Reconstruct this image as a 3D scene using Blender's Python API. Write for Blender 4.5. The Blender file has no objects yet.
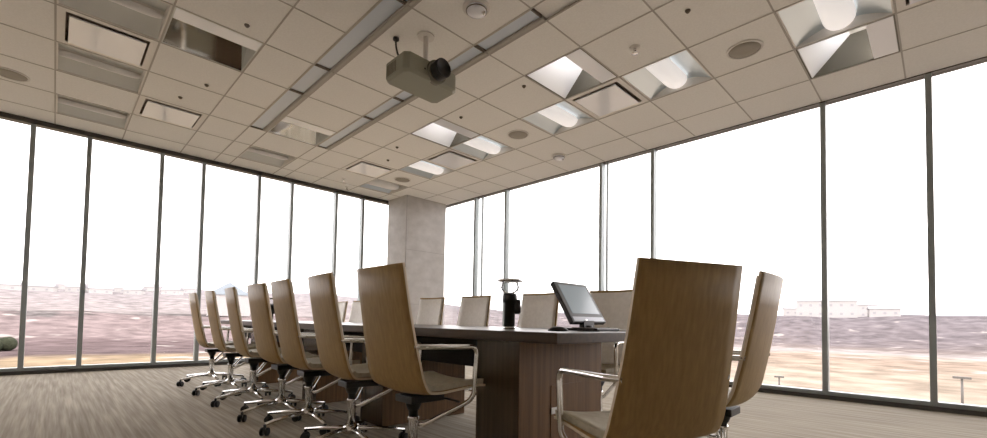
import bpy, bmesh, math, random
from mathutils import Vector, Matrix
random.seed(7)
sc = bpy.context.scene
C = sc.collection
PI = math.pi

# ------------------------------------------------------------------ materials
def new_mat(name):
    m = bpy.data.materials.new(name); m.use_nodes = True
    nt = m.node_tree; b = nt.nodes['Principled BSDF']
    return m, nt, b
def mat(name, col, rough=.5, metal=0., spec=.5, emit=None, estr=0.):
    m, nt, b = new_mat(name)
    b.inputs['Base Color'].default_value = (*col, 1)
    b.inputs['Roughness'].default_value = rough
    b.inputs['Metallic'].default_value = metal
    b.inputs['Specular IOR Level'].default_value = spec
    if emit:
        b.inputs['Emission Color'].default_value = (*emit, 1); b.inputs['Emission Strength'].default_value = estr
    return m
def noise_mat(name, c0, c1, scale=(10, 10, 10), nscale=1., detail=4., rough=.6, spec=.4, bump=0., coord='Object', lo=.35, hi=.65, metal=0.):
    m, nt, b = new_mat(name); N = nt.nodes; L = nt.links
    tc = N.new('ShaderNodeTexCoord'); mp = N.new('ShaderNodeMapping')
    mp.inputs['Scale'].default_value = scale
    if coord == 'World':
        g = N.new('ShaderNodeNewGeometry'); L.new(g.outputs['Position'], mp.inputs['Vector'])
    else:
        L.new(tc.outputs[coord], mp.inputs['Vector'])
    no = N.new('ShaderNodeTexNoise'); no.inputs['Scale'].default_value = nscale; no.inputs['Detail'].default_value = detail
    L.new(mp.outputs['Vector'], no.inputs['Vector'])
    cr = N.new('ShaderNodeValToRGB')
    cr.color_ramp.elements[0].position = lo; cr.color_ramp.elements[0].color = (*c0, 1)
    cr.color_ramp.elements[1].position = hi; cr.color_ramp.elements[1].color = (*c1, 1)
    L.new(no.outputs['Fac'], cr.inputs['Fac']); L.new(cr.outputs['Color'], b.inputs['Base Color'])
    b.inputs['Roughness'].default_value = rough; b.inputs['Specular IOR Level'].default_value = spec
    b.inputs['Metallic'].default_value = metal
    if bump:
        bp = N.new('ShaderNodeBump'); bp.inputs['Strength'].default_value = bump; bp.inputs['Distance'].default_value = .01
        L.new(no.outputs['Fac'], bp.inputs['Height']); L.new(bp.outputs['Normal'], b.inputs['Normal'])
    return m

M = {}
M['tile'] = noise_mat('ceiling_tile', (.82, .805, .77), (.86, .845, .81), (60, 60, 60), 1, 3, .9, .2, .0, 'World')
M['grid'] = mat('ceiling_tbar', (.44, .41, .37), .6)
M['fixture'] = mat('fixture_white', (.74, .71, .67), .45)
M['fixture_in'] = mat('fixture_inside', (.62, .63, .60), .5)
M['gap'] = mat('dark_gap', (.36, .31, .27), .8)
M['plaque'] = mat('plaque_white', (.84, .86, .92), .14, 0, 1.)
M['lens'] = mat('lens_white', (.90, .89, .88), .3)
M['lens_on'] = mat('lens_lit', (.90, .89, .88), .4, emit=(1, .95, .93), estr=.17)
M['wing'] = mat('wing_metal', (.64, .71, .75), .32, .75)
M['lamp'] = mat('lamp_tube', (.9, .9, .9), .4, emit=(1, .96, .95), estr=11.)
M['reflector_white'] = mat('reflector_white', (.90, .91, .92), .22)
M['end_dark'] = mat('end_plate', (.12, .11, .085), .5)
M['strip_lens'] = mat('strip_lens', (.58, .64, .72), .3)
M['mirror'] = mat('reflector', (.86, .87, .86), .06, 1.)
M['speaker'] = mat('speaker_grille', (.33, .30, .25), .7)
M['sensor'] = mat('sensor_dark', (.12, .10, .08), .5)
M['alu'] = mat('mullion_metal', (.30, .33, .33), .4, .35)
M['alu_dark'] = mat('frame_dark', (.07, .065, .06), .4, .3)
M['chrome'] = mat('chrome', (.78, .77, .75), .12, 1.)
M['black'] = mat('black_plastic', (.018, .016, .015), .4)
M['rubber'] = mat('caster_black', (.012, .011, .010), .5)
M['shell'] = noise_mat('chair_veneer', (.285, .183, .070), (.37, .245, .098), (70, 70, 2.2), 1, 5, .5, .25, 0, 'Object', .3, .7)
M['leather'] = noise_mat('cream_leather', (.76, .72, .66), (.82, .78, .72), (30, 30, 30), 1, 3, .5, .35, .05)
M['seat'] = noise_mat('seat_leather', (.36, .32, .235), (.43, .385, .29), (30, 30, 30), 1, 3, .55, .3, .05)
M['edge'] = mat('plywood_edge', (.58, .48, .35), .5)
M['table'] = noise_mat('table_veneer', (.04, .024, .013), (.065, .039, .020), (1.5, 40, 40), 1, 5, .3, .28, 0, 'World', .3, .7)
M['pedestal'] = noise_mat('pedestal_veneer', (.105, .055, .023), (.18, .096, .040), (50, 50, 1.4), 1, 5, .5, .25, 0, 'World', .3, .7)
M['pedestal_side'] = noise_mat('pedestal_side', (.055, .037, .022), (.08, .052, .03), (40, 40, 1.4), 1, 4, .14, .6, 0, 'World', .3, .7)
M['apron'] = mat('apron_dark', (.014, .010, .007), .7, 0, .2)
M['concrete'] = noise_mat('concrete', (.49, .47, .45), (.60, .58, .56), (5, 5, 7), 1, 8, .8, .3, .06, 'World', .3, .72)
M['joint'] = mat('joint', (.33, .31, .30), .8)
M['backwall'] = mat('plaster_wall', (.58, .54, .48), .8)
M['darkwall'] = noise_mat('dark_wood_wall', (.045, .03, .02), (.075, .05, .033), (20, 20, 1.2), 1, 4, .6, .3, 0, 'World')
M['proj'] = mat('projector_body', (.30, .30, .235), .45)
M['proj_side'] = mat('projector_vent', (.16, .15, .115), .6)
M['paper'] = mat('paper', (.85, .84, .82), .7)
M['steel'] = mat('steel_ring', (.80, .80, .80), .25, .8)
M['laptop_silver'] = mat('silver_bar', (.25, .26, .28), .3, .6)
M['screen'] = mat('screen', (.10, .115, .125), .16, 0, .6, emit=(.62, .70, .74), estr=.09)

def glass(name, tint=(1, 1, 1), f=.06):
    m = bpy.data.materials.new(name); m.use_nodes = True; nt = m.node_tree; N = nt.nodes; L = nt.links
    N.remove(N['Principled BSDF']); o = N['Material Output']
    t = N.new('ShaderNodeBsdfTransparent'); t.inputs['Color'].default_value = (*tint, 1)
    g = N.new('ShaderNodeBsdfGlossy'); g.inputs['Roughness'].default_value = .02
    fr = N.new('ShaderNodeFresnel'); fr.inputs['IOR'].default_value = 1.25
    mx = N.new('ShaderNodeMixShader')
    L.new(fr.outputs['Fac'], mx.inputs['Fac']); L.new(t.outputs[0], mx.inputs[1]); L.new(g.outputs[0], mx.inputs[2])
    L.new(mx.outputs[0], o.inputs['Surface']); return m
M['glass'] = glass('window_glass', (.985, .99, .985))
M['bowl'] = glass('bowl_glass', (.86, .87, .87))

def carpet():
    m, nt, b = new_mat('striped_carpet'); N = nt.nodes; L = nt.links
    g = N.new('ShaderNodeNewGeometry')
    def tex(scale, detail):
        mp = N.new('ShaderNodeMapping'); mp.inputs['Scale'].default_value = scale
        L.new(g.outputs['Position'], mp.inputs['Vector'])
        n = N.new('ShaderNodeTexNoise'); n.inputs['Scale'].default_value = 1; n.inputs['Detail'].default_value = detail
        L.new(mp.outputs['Vector'], n.inputs['Vector']); return n
    a = tex((1.2, 30, 1), 2); c = tex((1.6, 75, 1), 2); d = tex((160, 160, 1), 2); e = tex((.9, 2.1, 1), 2)
    def math_(op, x, y):
        n = N.new('ShaderNodeMath'); n.operation = op
        for i, v in enumerate((x, y)):
            if isinstance(v, (int, float)): n.inputs[i].default_value = v
            else: L.new(v, n.inputs[i])
        return n.outputs[0]
    s = math_('ADD', math_('MULTIPLY', a.outputs['Fac'], .52), math_('MULTIPLY', c.outputs['Fac'], .26))
    s = math_('ADD', s, math_('MULTIPLY', d.outputs['Fac'], .12)); s = math_('ADD', s, math_('MULTIPLY', e.outputs['Fac'], .10))
    cr = N.new('ShaderNodeValToRGB'); el = cr.color_ramp.elements
    el[0].position = .38; el[0].color = (.27, .235, .18, 1)
    el[1].position = .64; el[1].color = (.50, .45, .365, 1)
    x = el.new(.50); x.color = (.37, .325, .255, 1)
    L.new(s, cr.inputs['Fac']); L.new(cr.outputs['Color'], b.inputs['Base Color'])
    b.inputs['Roughness'].default_value = .9; b.inputs['Specular IOR Level'].default_value = .25
    return m
M['carpet'] = carpet()

# ------------------------------------------------------------------ mesh helper
class MB:
    def __init__(s): s.v = []; s.f = []; s.sm = []; s.mi = []; s.cur = 0
    def face(s, idx, smooth=False): s.f.append(tuple(idx)); s.sm.append(smooth); s.mi.append(s.cur)
    def box(s, x0, x1, y0, y1, z0, z1, mtx=None):
        n = len(s.v)
        P = [Vector((x, y, z)) for z in (z0, z1) for y in (y0, y1) for x in (x0, x1)]
        if mtx: P = [mtx @ p for p in P]
        s.v += P
        for q in ((0, 2, 3, 1), (4, 5, 7, 6), (0, 1, 5, 4), (2, 6, 7, 3), (0, 4, 6, 2), (1, 3, 7, 5)): s.face([n + i for i in q])
        return s
    def hexa(s, P):      # 8 points ordered like box
        n = len(s.v); s.v += [Vector(p) for p in P]
        for q in ((0, 2, 3, 1), (4, 5, 7, 6), (0, 1, 5, 4), (2, 6, 7, 3), (0, 4, 6, 2), (1, 3, 7, 5)): s.face([n + i for i in q])
        return s
    def quad(s, *P):
        n = len(s.v); s.v += [Vector(p) for p in P]; s.face(range(n, n + len(P))); return s
    def lathe(s, prof, seg=24, mtx=None, cap=True):   # prof list of (r,z)
        n = len(s.v)
        for r, z in prof:
            for i in range(seg):
                a = 2 * PI * i / seg; p = Vector((r * math.cos(a), r * math.sin(a), z)); s.v.append(mtx @ p if mtx else p)
        for k in range(len(prof) - 1):
            for i in range(seg):
                j = (i + 1) % seg
                s.face((n + k * seg + i, n + k * seg + j, n + (k + 1) * seg + j, n + (k + 1) * seg + i), True)
        if cap:
            s.face([n + i for i in reversed(range(seg))]); m = n + (len(prof) - 1) * seg; s.face([m + i for i in range(seg)])
        return s
    def tube(s, pts, r=.01, seg=10, flat=None):   # flat=(rx, rz) oval section
        pts = [Vector(p) for p in pts]; n = len(s.v); prev = None
        for k, p in enumerate(pts):
            t = (pts[min(k + 1, len(pts) - 1)] - pts[max(k - 1, 0)]).normalized()
            if prev is None:
                u = t.orthogonal().normalized() if abs(t.z) > .9 else t.cross(Vector((0, 0, 1))).normalized()
            else: u = (prev - t * prev.dot(t)).normalized()
            prev = u; w = t.cross(u)
            rr = r[k] if isinstance(r, (list, tuple)) else r
            a_, b_ = (flat if flat else (1, 1))
            for i in range(seg):
                a = 2 * PI * i / seg; s.v.append(p + (u * math.cos(a) * a_ + w * math.sin(a) * b_) * rr)
        for k in range(len(pts) - 1):
            for i in range(seg):
                j = (i + 1) % seg
                s.face((n + k * seg + i, n + k * seg + j, n + (k + 1) * seg + j, n + (k + 1) * seg + i), True)
        s.face([n + i for i in reversed(range(seg))]); m = n + (len(pts) - 1) * seg; s.face([m + i for i in range(seg)])
        return s
    def build(s, name, m, parent=None, loc=(0, 0, 0), bevel=0, origin=None):
        me = bpy.data.meshes.new(name)
        V = s.v
        if origin is not None: V = [p - Vector(origin) for p in V]; loc = origin
        me.from_pydata([tuple(p) for p in V], [], s.f)
        ms = m if isinstance(m, (list, tuple)) else [m]
        for q in ms: me.materials.append(q)
        for p, sm, mi in zip(me.polygons, s.sm, s.mi): p.use_smooth = sm; p.material_index = mi
        bm = bmesh.new(); bm.from_mesh(me); bmesh.ops.recalc_face_normals(bm, faces=bm.faces); bm.to_mesh(me); bm.free(); me.update()
        o = bpy.data.objects.new(name, me); C.objects.link(o); o.location = loc
        if parent: o.parent = parent
        if bevel:
            b = o.modifiers.new('bevel', 'BEVEL'); b.width = bevel; b.segments = 2; b.limit_method = 'ANGLE'
        return o
def rounded(pts, r, n=6):      # round the corners of a polyline
    pts = [Vector(p) for p in pts]; out = [pts[0]]
    for a, b, c in zip(pts, pts[1:], pts[2:]):
        d0 = (a - b); d1 = (c - b); q = min(r, d0.length * .48, d1.length * .48)
        p0 = b + d0.normalized() * q; p1 = b + d1.normalized() * q
        for i in range(n + 1):
            t = i / n; out.append(p0 * (1 - t) ** 2 + b * 2 * t * (1 - t) + p1 * t * t)
    out.append(pts[-1]); return out
def tag(o, label, cat, group=None, kind=None):
    o['label'] = label; o['category'] = cat
    if group: o['group'] = group
    if kind: o['kind'] = kind
    return o
def thing(name, label, cat, loc=(0, 0, 0), rz=0, group=None):
    o = bpy.data.objects.new(name, None); C.objects.link(o); o.empty_display_size = .1
    o.location = loc; o.rotation_euler = (0, 0, rz); return tag(o, label, cat, group)
def struct(o): o['kind'] = 'structure'; return o
def copy_tree(o, parent=None):
    c = o.copy(); C.objects.link(c)
    if parent: c.parent = parent
    for ch in list(o.children): copy_tree(ch, c)
    return c

# ------------------------------------------------------------------ room dimensions (metres)
H = 3.363
RX, RY = 12.4, -7.64       # rear and side walls
XR = [0, .495] + [.495 + .7 * k for k in range(1, 18)]          # ceiling rows (x)
YC = [-7.64, -6.936, -6.236, -5.536, -4.836, -4.377, -4.150, -3.465, -3.260, -2.757, -2.058, -1.358, -.658, 0.]
def row(k): return XR[k], XR[k + 1]     # k=1 -> .495..1.195

struct(MB().box(0, RX, RY, 0, -.25, 0).build('floor', M['carpet']))
struct(MB().box(RX, RX + .15, RY - .15, 0, 0, H + .3).build('wall_rear', M['darkwall']))
struct(MB().box(0, RX, RY - .15, RY, 0, H + .3).build('wall_side', M['backwall']))

# ------------------------------------------------------------------ window walls
YM = [-7.27, -6.435, -5.88, -5.05, -4.50, -3.66, -3.10, -2.245, -1.67, -.83]
XM = [1.62, 2.50, 4.61, 5.475, 7.50, 8.36, 10.43, 11.29]
tn = [0]
def trim(mb, m, bevel=0):
    tn[0] += 1; return struct(mb.build('trim_%d' % tn[0], m, bevel=bevel))
zs, zt = .085, 3.30
def frame_bottom_x():
    return MB().box(-.10, .0, RY, 0, .045, zs)
trim(frame_bottom_x(), M['alu'])
trim(MB().box(-.10, .04, RY, 0, 0, .045), M['alu_dark'])
trim(MB().box(0, RX, .0, .10, .045, zs), M['alu'])
trim(MB().box(.04, RX, -.04, .10, 0, .045), M['alu_dark'])
trim(MB().box(-.10, .02, RY, 0, zt, H + .02), M['alu_dark'])
trim(MB().box(0, RX, -.02, .10, H - .010, H + .02), M['alu_dark'])
for y in YM:
    trim(MB().box(-.095, .012, y - .026, y + .026, zs, zt), M['alu'])
for x in XM:
    trim(MB().box(x - .026, x + .026, -.012, .095, zs, H - .010), M['alu'])
for x in (1.83, 4.72): trim(MB().box(x - .013, x + .013, .0, .04, zs, H - .010), M['alu'])
trim(MB().box(-.10, .03, -.03, .10, 0, H + .02), M['alu'])
wn = [0]
ye = [RY] + YM + [0.]
for a, b in zip(ye, ye[1:]):
    wn[0] += 1; a2 = a + (.026 if a != RY else 0); b2 = b - (.026 if b != 0. else .03)
    struct(MB().box(-.055, -.045, a2, b2, zs, zt).build('window_%d' % wn[0], M['glass']))
xe = [0.03] + XM + [RX]
for a, b in zip(xe, xe[1:]):
    wn[0] += 1
    struct(MB().box(a + (.026 if a > .1 else 0), b - (.026 if b < RX else 0), .045, .055, zs, H - .010).build('window_%d' % wn[0], M['glass']))

# ------------------------------------------------------------------ concrete pillar
pl = MB()
pl.box(.035, .735, -1.10, -.08, 0, H - .002)
pl.cur = 1
pl.box(.7355, .7375, -1.094, -1.084, 0, H - .003)
for z in (1.12, 2.24): pl.box(.7352, .7362, -1.08, -.08, z, z + .006)
pil = struct(pl.build('pillar', [M['concrete'], M['joint']], bevel=.006))

# ------------------------------------------------------------------ ceiling with openings
def col(j): return YC[j], YC[j + 1]
CL, CLb, CS1, CM, CS2, CK, CJ, CH = 2, 3, 5, 6, 7, 9, 10, 11
holes = {}
def hole(r, c, kind): holes[(r, c)] = kind
# rows: k index: 1:.495-1.195 2:1.195 3:1.895 4:2.595 5:3.295 6:3.995 7:4.695 8:5.395 9:6.095 10:6.795 11:7.495 12:8.195
for k in (5, 3, 1): hole(k, CL, 'troffer')
hole(4, CL, 'plaque'); hole(2, CLb, 'plaque'); hole(5, CLb, 'washer')
hole(3, CM, 'washer'); hole(1, CM, 'troffer')
hole(2, CK, 'plaque'); hole(5, CK, 'washer'); hole(8, CK, 'washer')
for k in (1, 3, 5, 7, 9, 11): hole(k, CJ, 'troffer')
hole(4, CJ, 'plaque'); hole(8, CJ, 'plaque')
hole(11, CH, 'washer'); hole(12, CJ, 'plaque')
hole(7, CL, 'troffer'); hole(6, CL, 'plaque') if False else None
strips = [(3, 4), (5, 5), (6, 7), (8, 8), (9, 10), (11, 11), (12, 13)]   # row ranges of the strip-light sections
for a, b in strips:
    for k in range(a, b + 1): hole(k, CS1, 'strip'); hole(k, CS2, 'strip')
cb = MB()
ybreak = {}
for k in range(len(XR) - 1):
    for j in range(len(YC) - 1):
        if (k, j) in holes: continue
        cb.box(XR[k], XR[k + 1], YC[j], YC[j + 1], H, H + .02)
struct(cb.build('ceiling', M['tile']))
gb = MB(); gw = .0065
for x in XR[1:]:
    segs = []; cur = None
    for j in range(len(YC) - 1):
        if j in (CS1, CS2) and XR.index(x) >= 4 : continue
        gb.box(x - gw, x + gw, YC[j], YC[j + 1], H - .003, H + .012)
for y in YC[1:-1]:
    gb.box(0, XR[-1], y - gw, y + gw, H - .0035, H + .012)
struct(gb.build('ceiling_grid', M['grid']))
struct(MB().box(-.1, RX + .15, RY - .15, .1, H + .32, H + .5).build('ceiling_slab', M['backwall']))
struct(MB().box(-.10, 0, RY, .1, H + .02, H + .32).box(0, RX, 0, .1, H + .02, H + .32).build('wall_plenum', M['backwall']))

place_word = {}
def cell(k, c): return XR[k] + .008, XR[k + 1] - .008, YC[c] + .008, YC[c + 1] - .008

def make_troffer(k, c, label):
    x0, x1, y0, y1 = cell(k, c); cx, cy = (x0 + x1) / 2, (y0 + y1) / 2
    t = thing('ceiling_light', label, 'ceiling light', (cx, cy, H), 0, 'square recessed lights with a rounded centre lens')
    w, d = (x1 - x0) / 2, (y1 - y0) / 2; dp = .10
    hb = MB()   # open-bottom housing whose two long wings slope up towards the lens
    t_ = .012
    hb.box(-w, -w + t_, -d, d, 0, dp).box(w - t_, w, -d, d, 0, dp).box(-w, w, -d, -d + t_, 0, dp).box(-w, w, d - t_, d, 0, dp).box(-w, w, -d, d, dp, dp + .012)
    hb.build('housing', M['fixture'], t)
    wb = MB(); n = 10
    for sgn in (-1, 1):
        prev = None
        for i in range(n + 1):
            u = i / n; x = sgn * (w - t_ - u * (w - t_ - (.03 if c in (CL, CM) else .06))); z = .008 + .085 * math.sin(u * PI / 2)
            cur_ = (x, z)
            if prev:
                n0 = len(wb.v)
                wb.v += [Vector((prev[0], -d + t_, prev[1])), Vector((prev[0], d - t_, prev[1])), Vector((cur_[0], d - t_, cur_[1])), Vector((cur_[0], -d + t_, cur_[1]))]
                wb.face((n0, n0 + 1, n0 + 2, n0 + 3), True)
            prev = cur_
    wb.build('reflector_wing', M['fixture_in'] if c in (CL, CM) else M['wing'], t)
    lb = MB(); L = d * 2 * .98; slim = c in (CL, CM); rx, rz = (.035, .05) if slim else (.115, .085); seg = 12; ends = 7
    # a half barrel hanging in the middle, long along y, rounded at the far end
    rows_ = []
    for i in range(ends + 1):
        a = PI / 2 * i / ends; rows_.append((-d + t_ + .0, 1.0) if i == 0 else None)
    prof = [(-d + .013, 1.0)] + [(d - .15 + .135 * math.sin(PI / 2 * i / ends), max(.03, math.cos(PI / 2 * i / ends)) ** .6) for i in range(ends + 1)]
    n0 = len(lb.v)
    for yy, s_ in prof:
        for i in range(seg + 1):
            a = PI * i / seg; lb.v.append(Vector((rx * s_ * math.cos(a), yy, .07 - rz * s_ * math.sin(a))))
    for q in range(len(prof) - 1):
        for i in range(seg):
            lb.face((n0 + q * (seg + 1) + i, n0 + (q + 1) * (seg + 1) + i, n0 + (q + 1) * (seg + 1) + i + 1, n0 + q * (seg + 1) + i + 1), True)
    lb.face([n0 + i for i in range(seg + 1)])
    lb.build('lens', M['lens'] if slim or k == 1 else M['lens_on'], t)
    return t
def make_plaque(k, c, label):
    x0, x1, y0, y1 = cell(k, c); cx, cy = (x0 + x1) / 2, (y0 + y1) / 2; w, d = (x1 - x0) / 2, (y1 - y0) / 2
    t = thing('air_diffuser', label, 'air diffuser', (cx, cy, H), 0, 'square plaque air diffusers in the ceiling')
    b = MB(); q = .055
    for (a, e, f_, g_) in ((-w, -w + q, -d, d), (w - q, w, -d, d), (-w + q, w - q, -d, -d + q), (-w + q, w - q, d - q, d)):
        b.box(a, e, f_, g_, 0, .012)
    b.build('frame', M['fixture'], t)
    g = MB(); g.box(-w + q - .004, w - q + .004, -d + q - .004, d - q + .004, .10, .11)
    for (a, e, f_, g_) in ((-w + q - .006, -w + q, -d + q, d - q), (w - q, w - q + .006, -d + q, d - q), (-w + q, w - q, -d + q - .006, -d + q), (-w + q, w - q, d - q, d - q + .006)):
        g.box(a, e, f_, g_, .012, .10)
    g.build('neck', M['gap'], t)
    MB().box(-w + q + .022, w - q - .034, -d + q + .022, d - q - .022, -.016, -.004).build('face_plate', M['plaque'], t, bevel=.003)
    return t
def make_washer(k, c, label):
    x0, x1, y0, y1 = cell(k, c); cx, cy = (x0 + x1) / 2, (y0 + y1) / 2; w, d = (x1 - x0) / 2, (y1 - y0) / 2
    t = thing('wall_washer', label, 'wall-wash light', (cx, cy, H), 0, 'recessed wall-wash lights with a slanted mirror')
    fl = .185; hz = .52
    b = MB()
    b.box(-w, -w + .01, -d, d, 0, .02).box(w - .01, w, -d, d, 0, hz).box(-w, w, d - .01, d, 0, hz).box(-w, w, -d, -d + .01, 0, hz).box(-w, w, -d, d, hz, hz + .01)
    lit = c in (CK, CH)
    b.build('housing', M['end_dark'] if lit else M['fixture_in'], t)
    if lit: MB().lathe([(.013, -d + .03), (.013, d - .03)], 12, Matrix.Translation((w - .085, 0, .055)) @ Matrix.Rotation(PI / 2, 4, 'X')).build('lamp_tube', M['lamp'], t)
    MB().box(w - fl, w - .01, -d + .01, d - .01, -.002, .018).build('lamp_cover', M['plaque'], t, bevel=.003)
    mb = MB(); xe_, ze = -w + .50, hz - .01
    mb.hexa([(-w + .01, -d + .01, .004), (-w + .018, -d + .01, .0), (-w + .01, d - .01, .004), (-w + .018, d - .01, .0),
             (xe_ - .008, -d + .01, ze), (xe_, -d + .01, ze - .004), (xe_ - .008, d - .01, ze), (xe_, d - .01, ze - .004)])
    mb.build('slanted_reflector', M['reflector_white'] if lit else M['mirror'], t)
    return t
tl = {
 (5, CL): 'recessed light with barrel lens at the upper left, in front of the large square diffuser',
 (3, CL): 'recessed light with barrel lens right behind the large left diffuser, towards the left windows',
 (1, CL): 'recessed light with barrel lens above the left windows, last of its row before the glass',
 (1, CM): 'recessed light by the left windows at the far ends of the two strip lights',
 (1, CJ): 'small recessed light beside the top of the concrete pillar',
 (3, CJ): 'recessed light with white lens between round ceiling speaker near pillar and square diffuser',
 (5, CJ): 'recessed light with bright lens touching the mirrored recess in the middle of the ceiling',
 (7, CJ): 'recessed light with bright lens between the middle round speaker and the big right diffuser',
 (9, CJ): 'recessed light with bright lens between the big right diffuser and the right round speaker',
 (11, CJ): 'largest recessed light with bright lens at the top right edge',
 (7, CL): 'recessed light with barrel lens at the top left corner of the ceiling'}
pq = {
 (4, CL): 'large white square air diffuser at the upper left, with a dark gap around its plate',
 (2, CLb): 'white square air diffuser above the left windows, left of the strip lights',
 (2, CK): 'white square air diffuser above the left windows, nearest the pillar',
 (4, CJ): 'small white square air diffuser in the middle of the ceiling, below a mirrored recess',
 (8, CJ): 'white square air diffuser right of the projector between two barrel lights',
 (12, CJ): 'white square air diffuser cut by the top right edge'}
wq = {
 (5, CLb): 'open mirrored recess at the upper left reflecting brown wood, with white lamp cover',
 (3, CM): 'open mirrored recess between the far ends of the two strip lights',
 (5, CK): 'open mirrored recess right of the projector, the farther and smaller one in its row',
 (8, CK): 'open mirrored recess right of the projector, the nearer and larger one in its row',
 (11, CH): 'open mirrored recess at the upper right above the right windows'}
for (k, c), kd in holes.items():
    if kd == 'troffer': make_troffer(k, c, tl[(k, c)])
    elif kd == 'plaque': make_plaque(k, c, pq[(k, c)])
    elif kd == 'washer': make_washer(k, c, wq[(k, c)])
sw = ['farthest section', 'second section from the windows', 'third section from the windows', 'fourth section from the windows', 'fifth section from the windows', 'sixth section from the windows', 'nearest section']
for c, side in ((CS1, 'left of the projector'), (CS2, 'right of the projector')):
    for i, (a, b) in enumerate(strips):
        x0, x1, y0, y1 = XR[a] + .006, XR[b + 1] - .006, YC[c] + .006, YC[c + 1] - .006
        if i >= 4: continue
        t = thing('strip_light', 'recessed grey strip light, %s of the line %s' % (sw[i], side), 'strip light', ((x0 + x1) / 2, (y0 + y1) / 2, H), 0, 'sections of the two recessed strip lights')
        w, d = (x1 - x0) / 2, (y1 - y0) / 2
        hb = MB().box(-w, w, -d, -d + .008, -.002, .07).box(-w, w, d - .035, d, .0, .07).box(-w, w, d - .052, d - .045, -.004, .07)
        hb.box(-w, w, -d, d, .07, .08)
        hb.build('housing', M['grid'], t)
        MB().box(-w + .012, w - .012, -d + .009, d - .055, .012, .02).build('lens', M['strip_lens'], t)
        MB().box(-w, -w + .012, -d + .008, d - .052, .0, .07).build('end_cap', M['sensor'], t); MB().box(w - .012, w, -d + .008, d - .052, .0, .07).build('end_cap', M['sensor'], t)
# cover strips beyond what is built (plain)
for c in (CS1, CS2):
    struct(MB().box(XR[9], XR[-1], YC[c], YC[c + 1], H + .02, H + .04).build('ceiling_panel', M['tile']))

# ------------------------------------------------------------------ small ceiling devices
def speaker(x, y, label):
    t = thing('ceiling_speaker', label, 'ceiling speaker', (x, y, H), 0, 'round ceiling speakers')
    MB().lathe([(.150, 0.), (.150, -.008), (.142, -.012), (.132, -.010), (.132, 0.)], 36).build('rim', M['fixture'], t)
    MB().lathe([(.132, -.002), (.131, -.007), (.06, -.009), (.005, -.0095)], 36).build('grille', M['speaker'], t)
speaker(1.50, -1.70, 'small round grey ceiling speaker nearest the concrete pillar')
speaker(4.37, -1.72, 'round grey ceiling speaker in the middle, left of a barrel light')
speaker(7.17, -1.68, 'largest round grey ceiling speaker at the right')
speaker(1.42, -6.58, 'round ceiling speaker at the left edge above the left windows')
def smoke(x, y, label, big=True):
    t = thing('smoke_detector', label, 'smoke detector', (x, y, H), 0)
    MB().lathe([(.115, 0), (.115, -.012), (.105, -.016)], 32).build('base', M['fixture'], t)
    MB().lathe([(.085, -.014), (.085, -.028), (.075, -.045), (.045, -.056), (.01, -.058)], 32).build('dome', M['plaque'], t)
    MB().lathe([(.086, -.027), (.088, -.031), (.083, -.034)], 32).build('vent_ring', M['sensor'], t)
    MB().lathe([(.014, 0), (.014, -.02), (.008, -.026)], 14, Matrix.Translation((.055, .03, -.045))).build('lamp', M['chrome'], t)
smoke(5.78, -3.78, 'round white smoke detector at the top, near the projector')
smoke(4.30, -.70, 'round white smoke detector near the right windows')
def sprinkler(x, y, label, s=1.):
    t = thing('ceiling_sprinkler', label, 'sprinkler', (x, y, H), 0)
    MB().lathe([(.04 * s, 0), (.038 * s, -.006), (.02 * s, -.010)], 20).build('escutcheon', M['fixture'], t)
    MB().lathe([(.011 * s, -.008), (.011 * s, -.03), (.006 * s, -.036), (.006 * s, -.05)], 12).build('stem', M['chrome'], t)
    MB().lathe([(.006 * s, -.05), (.024 * s, -.052), (.024 * s, -.055), (.004 * s, -.056)], 16).build('deflector', M['chrome'], t)
sprinkler(6.45, -2.40, 'chrome sprinkler head on the ceiling above the big right diffuser', 1.25)
sprinkler(.76, -2.47, 'small sprinkler head above the left windows right of the pillar-side diffuser')
sprinkler(.31, -2.19, 'small sprinkler head close to the top of the left windows near the pillar')
dots = [(7.00, -2.56, 'small dark ceiling dot near the top edge right of centre'), (4.165, -5.037, 'small dark ceiling dot above the mirrored recess at the upper left'),
        (2.724, -5.04, 'small dark ceiling dot below the mirrored recess at the upper left'), (2.173, -5.19, 'small dark ceiling dot just above the left white diffuser'),
        (5.26, -2.604, 'small dark ceiling dot left of the larger mirrored recess'), (4.196, -2.595, 'small dark ceiling dot right of the smaller mirrored recess, below the projector'),
        (2.757, -2.615, 'small dark ceiling dot left of the smaller mirrored recess'), (2.183, -2.42, 'small dark ceiling dot right of the pillar-side diffuser')]
for x, y, l in dots:
    tag(MB().lathe([(.022, 0), (.022, -.006), (.012, -.02), (.004, -.021)], 14).build('concealed_sprinkler', M['sensor'], None, (x, y, H)), l, 'sprinkler', 'small dark dots on the ceiling')

# ------------------------------------------------------------------ projector
t = thing('projector', 'grey ceiling projector with black lens hanging from a short pole', 'projector', (5.15, -3.865, H))
zb, ztp = -.475, -.305
hw, hd = .175, .285
def prism(poly, y0, y1, mtx=None):
    b = MB(); n = len(poly)
    b.v += [Vector((p[0], y0, p[1])) for p in poly] + [Vector((p[0], y1, p[1])) for p in poly]
    b.face(range(n)); b.face(reversed(range(n, 2 * n)))
    for i in range(n): j = (i + 1) % n; b.face((i, i + n, j + n, j))
    return b
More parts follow.
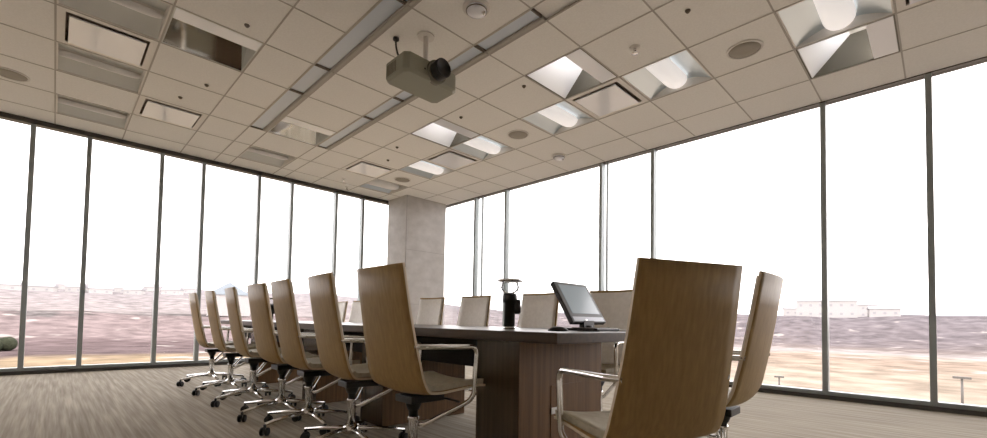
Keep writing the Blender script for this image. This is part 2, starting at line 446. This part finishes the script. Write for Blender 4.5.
# body: bevelled slab with tapered sides and cut corners
pb = MB()
def ring(z, sx, sy, cut): return [Vector(p) for p in ((-sx + cut, -sy, z), (sx - cut, -sy, z), (sx, -sy + cut, z), (sx, sy - cut, z), (sx - cut, sy, z), (-sx + cut, sy, z), (-sx, sy - cut, z), (-sx, -sy + cut, z))]
rings = [ring(zb, hw - .02, hd - .02, .035), ring(zb + .02, hw, hd, .04), ring(ztp - .015, hw, hd, .04), ring(ztp, hw - .012, hd - .012, .04)]
for r_ in rings: pb.v += r_
pb.face(reversed(range(8))); pb.face(range(24, 32))
for k in range(3):
    for i in range(8): j = (i + 1) % 8; pb.face((k * 8 + i, k * 8 + j, k * 8 + 8 + j, k * 8 + 8 + i))
body = pb.build('body', M['proj'], t, bevel=.006)
MX = Matrix.Translation((hw - .01, .03, -.385)) @ Matrix.Rotation(PI / 2, 4, 'Y')
MB().lathe([(.098, -.03), (.098, .03), (.092, .035)], 32, MX).build('lens_ring', M['proj_side'], t)
MB().lathe([(.082, .0), (.082, .115), (.074, .12), (.070, .10), (.02, .085), (.002, .083)], 32, MX).build('lens', M['black'], t)
vb = MB()
for i in range(7): vb.box(-.12 + i * .022, -.108 + i * .022, -hd - .002, -hd + .004, zb + .035, ztp - .04)
vb.build('vent', M['proj_side'], t)
MB().lathe([(.008, 0), (.008, .004)], 12, Matrix.Translation((hw - .002, -.09, -.40)) @ Matrix.Rotation(PI / 2, 4, 'Y')).build('sensor_window', M['black'], t)
MB().box(-.10, .10, -.12, .12, ztp - .002, ztp + .018).lathe([(.045, ztp + .015), (.04, ztp + .05)], 16, Matrix.Translation((.03, .015, 0))).build('bracket', M['proj'], t, bevel=.004)
MB().lathe([(.022, ztp + .04), (.022, -.01)], 16, Matrix.Translation((.03, .015, 0))).build('pole', M['fixture'], t)
MB().lathe([(.075, -.012), (.075, 0)], 24, Matrix.Translation((.03, .015, 0))).build('ceiling_plate', M['fixture'], t)
cw = [(-.19, -.16, .0), (-.19, -.16, -.07), (-.17, -.15, -.16), (-.12, -.13, -.25), (-.08, -.12, ztp - .0)]
MB().tube(rounded(cw, .05), .009, 8).lathe([(.028, 0), (.028, -.02), (.012, -.03)], 12, Matrix.Translation((-.19, -.16, 0))).build('cable', M['black'], t)

# ------------------------------------------------------------------ table
TX0, TX1, TY0, TY1, TZ = 1.60, 7.222, -4.55, -3.43, .752
t = thing('conference_table', 'long dark wood conference table down the middle of the room', 'table', ((TX0 + TX1) / 2, (TY0 + TY1) / 2, 0))
tx, ty = t.location.x, t.location.y
def at_t(b, name, m, bevel=0):
    for i, v in enumerate(b.v): b.v[i] = v - Vector((tx, ty, 0))
    return b.build(name, m, t, bevel=bevel)
at_t(MB().box(TX0, TX1, TY0, TY1, TZ - .052, TZ), 'tabletop', M['table'], .004)
at_t(MB().box(TX0 + .25, TX1 - .70, TY0 + .17, TY0 + .20, .53, TZ - .052).box(TX0 + .25, TX1 - .70, TY1 - .23, TY1 - .20, .53, TZ - .052).box(TX0 + .25, TX1 - .70, TY0 + .20, TY1 - .23, .62, .64), 'apron', M['apron'])
for xe_ in (6.865, 5.52, 4.36, 2.72):
    b = MB().box(xe_ - .33, xe_, -4.40, -3.60, 0.004, TZ - .053)
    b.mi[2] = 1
    o = at_t(b, 'pedestal', [M['pedestal'], M['pedestal_side']], .003)
    if xe_ > 6.8:
        d_ = MB().box(6.8655, 6.869, -4.13, -3.83, .05, .44)
        for i, v in enumerate(d_.v): d_.v[i] = v - Vector((tx, ty, 0))
        dr = d_.build('door', M['pedestal'], o)
        n_ = MB().box(6.8695, 6.875, -4.13, -4.07, .28, .315)
        for i, v in enumerate(n_.v): n_.v[i] = v - Vector((tx, ty, 0))
        n_.build('latch', M['fixture'], dr)

# ------------------------------------------------------------------ chairs
def shell_profile():
    # (y,z) centre line from seat front to back top
    pts = [(.222, .430), (.18, .437), (-.10, .420), (-.185, .428), (-.225, .50), (-.262, .66), (-.300, .86), (-.333, 1.058)]
    out = rounded([(p[0], p[1], 0) for p in pts], .05, 5)
    return [(p.x, p.y) for p in out]
def strip_surface(prof, halfw, thick, off, dish=.018, nx=10):
    """closed slab following a (y,z) profile; halfw(s) half width, off = offset along the inner normal"""
    b = MB(); n = len(prof); S = [0]
    for p, q in zip(prof, prof[1:]): S.append(S[-1] + math.hypot(q[0] - p[0], q[1] - p[1]))
    tot = S[-1]; grid = {}
    for k in range(n):
        p0 = prof[max(k - 1, 0)]; p1 = prof[min(k + 1, n - 1)]
        ty_, tz_ = p1[0] - p0[0], p1[1] - p0[1]; l = math.hypot(ty_, tz_); ny, nz = -tz_ / l * -1, ty_ / l * -1   # inner normal (towards the sitter)
        w = halfw(S[k] / tot)
        for side in (0, 1):
            o_ = off + (thick if side else 0)
            for i in range(nx + 1):
                u = -1 + 2 * i / nx; d = dish * (u * u) * 1.0
                grid[(k, side, i)] = len(b.v)
                b.v.append(Vector((u * w, prof[k][0] + ny * (o_ + d), prof[k][1] + nz * (o_ + d))))
    for k in range(n - 1):
        for i in range(nx):
            b.face((grid[k, 0, i], grid[k, 0, i + 1], grid[k + 1, 0, i + 1], grid[k + 1, 0, i]), True)
            b.face((grid[k, 1, i], grid[k + 1, 1, i], grid[k + 1, 1, i + 1], grid[k, 1, i + 1]), True)
    b.cur = 1
    for k in range(n - 1):
        b.face((grid[k, 0, 0], grid[k + 1, 0, 0], grid[k + 1, 1, 0], grid[k, 1, 0])); b.face((grid[k, 0, nx], grid[k, 1, nx], grid[k + 1, 1, nx], grid[k + 1, 0, nx]))
    for i in range(nx):
        b.face((grid[0, 0, i], grid[0, 1, i], grid[0, 1, i + 1], grid[0, 0, i + 1])); b.face((grid[n - 1, 0, i], grid[n - 1, 0, i + 1], grid[n - 1, 1, i + 1], grid[n - 1, 1, i]))
    return b
def make_chair():
    BO = Matrix.Translation((0, -.085, 0))
    t = thing('conference_chair', '', 'chair')
    prof = shell_profile()
    hw_ = lambda s: .238 + .012 * math.exp(-((s - .42) / .2) ** 2) - .020 * max(0, (s - .5) / .5) - (.02 * (1 - s / .1) if s < .1 else 0)
    strip_surface(prof, hw_, .012, 0).build('shell', [M['shell'], M['edge']], t)
    ns = len(prof); kz = next(i for i, p in enumerate(prof) if p[1] > .50 and p[0] < -.15)
    seat = strip_surface(prof[1:kz - 3], lambda s: .222, .026, .0125); seat.build('seat_pad', M['seat'], t)
    back = strip_surface(prof[kz - 2:-1] + [(prof[-1][0] + .004, prof[-1][1] - .02)], lambda s: .222 - .018 * s, .010, .0125); back.build('back_pad', M['leather'], t)
    for s in (-1, 1):
        p = [(s * .03, -.07, .255), (s * .06, -.05, .258), (s * .246, .115, .395), (s * .249, .132, .665), (s * .249, -.20, .672), (s * .222, -.243, .672)]
        MB().tube(rounded(p, .045, 6), .0125, 10).build('arm', M['chrome'], t)
    MB().lathe([(.026, .10), (.026, .275), (.030, .278), (.030, .292), (.027, .296)], 20, BO).build('column', M['chrome'], t)
    MB().lathe([(.024, .294), (.024, .372)], 18, BO).build('gas_spring', M['black'], t)
    mb = MB().box(-.075, .075, -.15, .06, .372, .408); mb.lathe([(.03, .33), (.045, .37)], 16, BO)
    mb.tube([(.09, .05, .385), (.20, .06, .38)], .006, 8)
    mb.build('tilt_mechanism', M['black'], t, bevel=.006)
    MB().lathe([(.030, .075), (.05, .082), (.05, .115), (.032, .135)], 20, BO).build('hub', M['chrome'], t)
    for i in range(5):
        a = 2 * PI * i / 5; c, s = math.cos(a), math.sin(a)
        lg = MB().tube([(c * .03, s * .03, .108), (c * .15, s * .15, .100), (c * .335, s * .335, .078)], [.022, .019, .014], 8, (1., .75))
        for q in range(len(lg.v)): lg.v[q] = BO @ lg.v[q]
        leg = lg.build('leg', M['chrome'], t)
        cb = MB(); R_ = BO @ Matrix.Translation((c * .335, s * .335, .029)) @ Matrix.Rotation(a + .5, 4, 'Z') @ Matrix.Rotation(PI / 2, 4, 'X')
        for q in (-1, 1): cb.lathe([(.020, q * .018 - .008), (.028, q * .018 - .006), (.028, q * .018 + .006), (.020, q * .018 + .008)], 16, R_)
        cb.lathe([(.008, .03), (.010, .076)], 10, BO @ Matrix.Translation((c * .335, s * .335, 0)))
        cb.build('caster', M['rubber'], leg)
    return t
proto = make_chair(); first = [True]
def chair(x, y, rz, label, group, dz=0.):
    if first[0]: o = proto; first[0] = False
    else: o = copy_tree(proto)
    o.location = (x, y, 0); o.rotation_euler = (0, 0, rz); o['label'] = label; o['group'] = group
    if dz:
        for ch in o.children:
            if ch.name.split('.')[0] in ('shell', 'seat_pad', 'back_pad', 'arm', 'tilt_mechanism'): ch.location.z += dz
    return o
W = 'tan wood-backed conference chair in the left row, '
left = [(6.47, 0, W + 'nearest the camera with its back toward it'), (5.80, -.10, W + 'second from the camera'), (5.13, -.055, W + 'third from the camera'),
        (4.58, .0, W + 'fourth from the camera'), (3.85, -.07, W + 'fifth from the camera'), (3.08, -.045, W + 'second from the left windows'), (2.28, -.03, W + 'farthest, closest to the left windows')]
for x, r_, l in left: chair(x, -4.70, r_, l, 'wood-backed chairs along the left side of the table')
F_ = 'cream-fronted conference chair across the table, '
far = [(6.62, F_ + 'behind the tilted laptop screen'), (5.85, F_ + 'between the laptop and the black stand'), (5.00, F_ + 'left of the black stand'),
       (4.25, F_ + 'in front of the concrete pillar'), (3.40, F_ + 'behind the nearest left-row chair'), (2.52, F_ + 'seen small just left of the nearest left-row chair'), (1.90, F_ + 'farthest along, beside the second left-row chair')]
for i, (x, l) in enumerate(far): chair(x, -3.315, PI + (.03, -.04, .02, .05, 0, 0, .04)[i], l, 'cream-fronted chairs along the far side of the table')
chair(7.570, -4.526, 1.15, 'large wood-backed chair in the foreground at the near end of the table', 'chairs at the near end of the table', -.055)
chair(7.552, -3.72, 1.60, 'wood-backed chair seen edge-on at the right end of the table, behind the large foreground chair', 'chairs at the near end of the table', -.02)

# ------------------------------------------------------------------ things on the table
t = thing('tablet_laptop', 'black laptop with its tilted grey screen turned on, on the near end of the table', 'laptop', (6.9, -3.8, TZ))
P = Vector((0, 0, .052)); up = Vector((-.19, .045, .255)); wd = Vector((0.0, .37, 0.)); nrm = wd.cross(up).normalized() * -1
if nrm.x < 0: nrm = -nrm
BL = P + Vector((0, -.17, 0))
def scr(b, u0, u1, v0, v1, d0, d1):
    Q = [BL + wd * u + up * v + nrm * d for v in (v0, v1) for d in (d1, d0) for u in (u0, u1)]
    b.hexa([Q[0], Q[1], Q[2], Q[3], Q[4], Q[5], Q[6], Q[7]]); return b
scr(MB(), 0, 1, 0, 1, -.032, 0).build('lid', M['black'], t, bevel=.006)
scr(MB(), .10, .92, .20, .92, 0.0002, .0012).build('screen', M['screen'], t)
scr(MB(), .05, .95, .02, .12, 0.0002, .0015).build('bezel_bar', M['laptop_silver'], t)
MB().lathe([(.008, 0), (.008, .0008)], 16, Matrix.Translation(BL + wd * .40 + up * .045 + nrm * .0016) @ nrm.to_track_quat('Z', 'Y').to_matrix().to_4x4()).build('badge', M['chrome'], t)
MB().box(-.035, .0, -.055, .055, .016, .06).lathe([(.03, .014), (.03, .03)], 16, Matrix.Translation((-.01, 0, 0))).build('hinge', M['black'], t)
MB().box(-.11, .15, -.15, .10, .002, .016).build('keyboard_base', M['black'], t, bevel=.004)
kb = MB()
for i in range(6):
    for j in range(10): kb.box(-.03 + i * .02, -.014 + i * .02, -.14 + j * .0235, -.12 + j * .0235, .016, .019)
kb.build('keys', M['sensor'], t)


tag(MB().box(-.105, .105, -.10, .10, 0, .008).build('notepad', M['paper'], None, (7.00, -3.565, TZ + .0006)), 'white notepad lying behind the laptop on the table', 'notepad')
def stand(x, y, label):
    t = thing('conference_camera', label, 'conference camera', (x, y, TZ), 0, 'black table stands with a glass top')
    MB().lathe([(.040, 0), (.040, .012), (.035, .014)], 24).build('foot', M['steel'], t)
    MB().lathe([(.035, .012), (.035, .165), (.046, .172), (.048, .19), (.048, .212), (.042, .226), (.02, .230)], 24).build('body', M['black'], t)
    Mx = Matrix.Translation((.03, .025, .135)) @ Matrix.Rotation(math.radians(45), 4, 'Z')
    MB().box(-.012, .032, -.026, .026, -.04, .055, Mx).build('side_unit', M['black'], t, bevel=.012)
    MB().lathe([(.030, .230), (.052, .245), (.060, .265), (.056, .290), (.050, .302)], 28, None, False).build('glass_bowl', M['bowl'], t)
    MB().lathe([(.05, .302), (.084, .306), (.086, .312), (.080, .318), (.05, .320), (.05, .302)], 32, None, False).build('top_ring', M['steel'], t)
stand(6.46, -4.05, 'black cylinder stand with a glass funnel top, on the table left of the laptop')
stand(1.84, -4.0, 'small dark stand at the far end of the table, glimpsed between left-row chairs')
t = thing('computer_mouse', 'small black mouse with a short cable on the table left of the laptop', 'mouse', (6.98, -4.22, TZ), .9)
ms = MB(); pr = []
for i in range(9):
    u = -1 + 2 * i / 8; pr.append((u * .055, .03 * math.sqrt(max(.05, 1 - u * u * .9)), .034 * math.sqrt(max(.06, 1 - u * u))))
n0 = 0
for x, w, h in pr:
    for j in range(9):
        a = PI * j / 8; ms.v.append(Vector((x, w * math.cos(a), h * .75 * math.sin(a) + .0005)))
for i in range(8):
    for j in range(8): ms.face((i * 9 + j, (i + 1) * 9 + j, (i + 1) * 9 + j + 1, i * 9 + j + 1), True)
    ms.face((i * 9, i * 9 + 8, (i + 1) * 9 + 8, (i + 1) * 9))
ms.face(range(9)); ms.face(reversed(range(72, 81)))
ms.build('body', M['black'], t)
MB().tube(rounded([(.05, 0, .006), (.10, -.01, .005), (.14, -.06, .005), (.20, -.08, .005)], .03), .0035, 6).build('cable', M['black'], t)

# ------------------------------------------------------------------ outdoors
EYE = Vector((8.431, -6.144))
def smooth(a, b, x):
    u = min(1, max(0, (x - a) / (b - a))); return u * u * (3 - 2 * u)
def interp(tab, r):
    if r <= tab[0][0]: return tab[0][1]
    for (a, za), (b, zb_) in zip(tab, tab[1:]):
        if r <= b: return za + (zb_ - za) * smooth(a, b, r)
    return tab[-1][1]
LT = [(150, -6), (230, 2.2), (360, 13), (520, 27), (800, 34)]
RT = [(210, -6), (290, 6.5), (420, 9.5), (800, 12)]
def ground_z(x, y):
    dx, dy = x - EYE.x, y - EYE.y; r = math.hypot(dx, dy); a = math.atan2(dy, -dx)   # 0 = -x, pi/2 = +y
    f = smooth(.35, 1.0, a) if a > 0 else 0
    z = interp(LT, r) * (1 - f) + interp(RT, r) * f
    if r > 120: z += (r - 120) / 400 * .9 * math.sin(a * 23 + r * .01) + (r - 120) / 400 * .6 * math.sin(a * 51)
    return z
tb = MB(); NA = 180; rs = [0.] + [14 * 1.095 ** i for i in range(46)]
rs = [r for r in rs if r < 900]
for r in rs:
    for i in range(NA):
        a = 2 * PI * i / NA; x, y = EYE.x + r * math.cos(a), EYE.y + r * math.sin(a); tb.v.append(Vector((x, y, ground_z(x, y))))
for k in range(len(rs) - 1):
    for i in range(NA):
        j = (i + 1) % NA; tb.face((k * NA + i, k * NA + j, (k + 1) * NA + j, (k + 1) * NA + i), True)
def ground_mat():
    m, nt, b = new_mat('hazed_dry_fields'); N = nt.nodes; L = nt.links
    g = N.new('ShaderNodeNewGeometry')
    sub = N.new('ShaderNodeVectorMath'); sub.operation = 'SUBTRACT'; L.new(g.outputs['Position'], sub.inputs[0]); sub.inputs[1].default_value = (EYE.x, EYE.y, 0)
    sep = N.new('ShaderNodeSeparateXYZ'); L.new(sub.outputs[0], sep.inputs[0])
    cmb = N.new('ShaderNodeCombineXYZ'); L.new(sep.outputs[0], cmb.inputs[0]); L.new(sep.outputs[1], cmb.inputs[1])
    ln = N.new('ShaderNodeVectorMath'); ln.operation = 'LENGTH'; L.new(cmb.outputs[0], ln.inputs[0])
    nz = N.new('ShaderNodeTexNoise'); nz.inputs['Scale'].default_value = .06; nz.inputs['Detail'].default_value = 6; nz.inputs['Roughness'].default_value = .65
    L.new(g.outputs['Position'], nz.inputs['Vector'])
    def mth(op, a, c):
        n = N.new('ShaderNodeMath'); n.operation = op
        for i, v in enumerate((a, c)):
            if isinstance(v, (int, float)): n.inputs[i].default_value = v
            else: L.new(v, n.inputs[i])
        return n.outputs[0]
    w = mth('MULTIPLY', mth('SUBTRACT', nz.outputs['Fac'], .5), .16)
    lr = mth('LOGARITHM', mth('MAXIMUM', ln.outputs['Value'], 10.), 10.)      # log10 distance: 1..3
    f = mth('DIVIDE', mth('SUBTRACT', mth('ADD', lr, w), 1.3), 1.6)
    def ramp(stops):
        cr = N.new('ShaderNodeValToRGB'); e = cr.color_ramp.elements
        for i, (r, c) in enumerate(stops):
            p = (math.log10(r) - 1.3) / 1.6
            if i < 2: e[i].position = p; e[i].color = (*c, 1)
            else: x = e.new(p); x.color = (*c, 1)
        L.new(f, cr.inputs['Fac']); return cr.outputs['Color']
    lc = ramp([(40, (.50, .40, .27)), (92, (.50, .385, .26)), (102, (.235, .18, .18)), (150, (.27, .205, .205)), (165, (.40, .315, .31)), (205, (.40, .32, .315)), (214, (.22, .20, .195)), (226, (.50, .44, .43)), (330, (.48, .43, .43)), (450, (.50, .46, .47))])  # both ramps: dry-field colours, with the haze painted in as paleness
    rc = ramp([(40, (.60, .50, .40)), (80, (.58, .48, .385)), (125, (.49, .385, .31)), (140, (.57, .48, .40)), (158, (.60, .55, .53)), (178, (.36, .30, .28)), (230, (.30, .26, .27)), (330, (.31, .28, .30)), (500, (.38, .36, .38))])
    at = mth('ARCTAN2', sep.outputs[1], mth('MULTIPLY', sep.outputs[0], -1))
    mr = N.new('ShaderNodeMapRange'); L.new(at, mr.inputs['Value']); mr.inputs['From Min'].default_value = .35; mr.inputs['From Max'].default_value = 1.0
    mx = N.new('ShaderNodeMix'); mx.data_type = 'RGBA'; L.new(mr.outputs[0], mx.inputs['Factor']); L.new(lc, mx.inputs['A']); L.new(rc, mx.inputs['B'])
    n2 = N.new('ShaderNodeTexNoise'); n2.inputs['Scale'].default_value = .22; n2.inputs['Detail'].default_value = 5; L.new(g.outputs['Position'], n2.inputs['Vector'])
    br = N.new('ShaderNodeMapRange'); L.new(n2.outputs['Fac'], br.inputs['Value']); br.inputs['From Min'].default_value = .3; br.inputs['From Max'].default_value = .7; br.inputs['To Min'].default_value = .25; br.inputs['To Max'].default_value = .50
    n3 = N.new('ShaderNodeTexNoise'); n3.inputs['Scale'].default_value = .11; n3.inputs['Detail'].default_value = 3; L.new(g.outputs['Position'], n3.inputs['Vector'])
    pt = N.new('ShaderNodeMapRange'); L.new(n3.outputs['Fac'], pt.inputs['Value']); pt.inputs['From Min'].default_value = .64; pt.inputs['From Max'].default_value = .69
    pm = N.new('ShaderNodeMix'); pm.data_type = 'RGBA'; L.new(pt.outputs[0], pm.inputs['Factor']); L.new(mx.outputs['Result'], pm.inputs['A']); pm.inputs['B'].default_value = (.55, .49, .46, 1)
    hs = N.new('ShaderNodeHueSaturation'); L.new(pm.outputs['Result'], hs.inputs['Color']); L.new(br.outputs[0], hs.inputs['Value'])
    L.new(hs.outputs['Color'], b.inputs['Base Color']); b.inputs['Roughness'].default_value = 1.; b.inputs['Specular IOR Level'].default_value = .0
    return m
struct(tb.build('ground', ground_mat()))
M['house'] = mat('house_wall', (.38, .36, .35), .9); M['roof'] = mat('house_roof', (.27, .26, .27), .9); M['pane'] = mat('house_pane', (.28, .27, .28), .5)  # wall, roof and pane tones lightened to stand for haze
M['roof_blue'] = mat('house_roof_blue', (.27, .31, .34), .8); M['post'] = mat('post_metal', (.10, .09, .08), .6); M['shrub'] = noise_mat('shrub_leaf', (.022, .026, .016), (.045, .048, .03), (2, 2, 2), 1, 4, .9, .1)
def dirx(px):       # horizontal direction of an image column
    ya = .79166; r = (math.cos(ya), math.sin(ya)); f = (-math.sin(ya), math.cos(ya)); k = (px - 493.5) / 443.9
    v = Vector((f[0] + r[0] * k, f[1] + r[1] * k)); return v.normalized()
def house(px, r, w, d, h, rh, label, group=None, rot=0, roof='roof', cols=3, rows=1):
    v = dirx(px); x, y = EYE.x + v.x * r, EYE.y + v.y * r; z = ground_z(x, y) - .6
    t = thing('house', label, 'house', (x, y, z), math.atan2(v.y, v.x) + PI / 2 + rot, group)
    MB().box(-w / 2, w / 2, -d / 2, d / 2, 0, h).build('wall', M['house'], t)
    b = MB(); o = .4
    b.v += [Vector(p) for p in ((-w / 2 - o, -d / 2 - o, h), (w / 2 + o, -d / 2 - o, h), (w / 2 + o, d / 2 + o, h), (-w / 2 - o, d / 2 + o, h), (-w / 2 - o, 0, h + rh), (w / 2 + o, 0, h + rh))]
    for q in ((0, 1, 5, 4), (2, 3, 4, 5), (0, 4, 3), (1, 2, 5), (0, 3, 2, 1)): b.face(q)
    b.build('roof', M[roof], t)
    for j in range(rows):
        for i in range(cols):
            cx = -w / 2 + w * (i + .5) / cols; cz = h * (j + .5) / rows
            MB().box(cx - .6, cx + .6, -d / 2 - .05, -d / 2 + .02, cz - .6, cz + .6).build('window', M['pane'], t)
            MB().box(cx - .6, cx + .6, d / 2 - .02, d / 2 + .05, cz - .6, cz + .6).build('window', M['pane'], t)
hh = [(6, 385, 11), (42, 400, 12), (60, 425, 10), (76, 405, 9), (100, 400, 12), (118, 420, 10), (134, 405, 10), (150, 430, 11), (172, 400, 11), (190, 425, 12)]
bay = ['behind the leftmost pane ', 'behind the second pane from the left', 'behind the third pane from the left', 'behind the fourth pane from the left']
for px, r, w in hh:
    b_ = 0 if px < 24 else 1 if px < 84 else 2 if px < 157 else 3
    house(px, r, w, 8, 3.6, 2.6, 'pale small house on the far hillside ' + bay[b_], 'small houses on the left hillside ' + bay[b_], random.uniform(-.4, .4), cols=2)
house(229, 215, 14, 15, 8.5, 5.2, 'pale house with blue-grey gable roof between the tops of the far left-row chairs', None, PI / 2, 'roof_blue', 2)
house(826, 300, 26, 14, 9, 1.2, 'long pale building on the ridge behind the right windows', None, 0, 'roof', 6, 2)
house(856, 345, 18, 12, 7.5, 1.6, 'pale building right of the long ridge building', None, .2, 'roof', 4, 2)
house(795, 335, 12, 9, 5, 2., 'pale house on the ridge left of the long building', None, .1, 'roof', 3)
house(884, 300, 12, 9, 4.2, 1.8, 'low pale house on the ridge between the two right-hand mullions', None, .1, 'roof', 3)
def post(px, r, h, w, label):
    v = dirx(px); x, y = EYE.x + v.x * r, EYE.y + v.y * r; z = ground_z(x, y)
    t = thing('lamp_post', label, 'lamp post', (x, y, z), math.atan2(v.y, v.x) + PI / 2)
    MB().lathe([(.09, 0), (.07, h)], 10).build('pole', M['post'], t)
    MB().box(-w / 2, w / 2, -.12, .12, h - .05, h + .12).build('crossbar', M['post'], t)
post(961, 49, 3.1, 1.0, 'dark T-shaped post in the dry grass behind the right pane')
post(779, 51, 1.9, .8, 'small T-shaped post in the grass beside the edge-on chair')
def shrub(px, r, s, label, group=None):
    v = dirx(px); x, y = EYE.x + v.x * r, EYE.y + v.y * r; z = ground_z(x, y)
    rnd = random.Random(px); b = MB()
    for q in range(9):
        a = rnd.uniform(0, 6.28); rr = rnd.uniform(0, .7) * s; c = Vector((rr * math.cos(a), rr * math.sin(a), s * rnd.uniform(.25, .6)))
        R0 = s * rnd.uniform(.35, .55)
        b.lathe([(R0 * math.sin(PI * i / 6) + .01, -R0 * math.cos(PI * i / 6)) for i in range(7)], 9, Matrix.Translation(c) @ Matrix.Rotation(rnd.uniform(0, 1), 4, 'X'))
    t = tag(b.build('shrub', M['shrub'], None, (x, y, z - .1)), label, 'shrub', group)
shrub(-2, 118, 2.6, 'dark green bush at the left edge of the left window view')

# ------------------------------------------------------------------ light
wd_ = bpy.data.worlds.new('overcast'); sc.world = wd_; wd_.use_nodes = True
bg = wd_.node_tree.nodes['Background']; bg.inputs['Color'].default_value = (1., .945, .955, 1); bg.inputs['Strength'].default_value = 1.75

# ------------------------------------------------------------------ camera
cd = bpy.data.cameras.new('camera'); cam = bpy.data.objects.new('camera', cd); C.objects.link(cam)
f, cy_, pi_, ro, ya = 443.9185, 305.26, .0358, .01748, .79166
cd.sensor_fit = 'HORIZONTAL'; cd.sensor_width = 36.; cd.lens = 36. * f / 987.; cd.shift_y = (cy_ - 219.) / 987.; cd.clip_start = .02; cd.clip_end = 3000
fw = Vector((-math.sin(ya) * math.cos(pi_), math.cos(ya) * math.cos(pi_), math.sin(pi_))); r0 = Vector((math.cos(ya), math.sin(ya), 0)); u0 = r0.cross(fw)
r2 = r0 * math.cos(ro) + u0 * math.sin(ro); u2 = -r0 * math.sin(ro) + u0 * math.cos(ro)
cam.matrix_world = Matrix(((r2.x, u2.x, -fw.x, 8.431), (r2.y, u2.y, -fw.y, -6.144), (r2.z, u2.z, -fw.z, .799), (0, 0, 0, 1)))
sc.camera = cam
vs = sc.view_settings; sc.display_settings.display_device = 'sRGB'
vs.view_transform = 'Standard'; vs.look = 'None'; vs.exposure = 1.62; vs.gamma = 1.; vs.use_curve_mapping = False
sc.cycles.use_denoising = True
sc.cycles.max_bounces = 10; sc.cycles.diffuse_bounces = 6; sc.cycles.transparent_max_bounces = 24
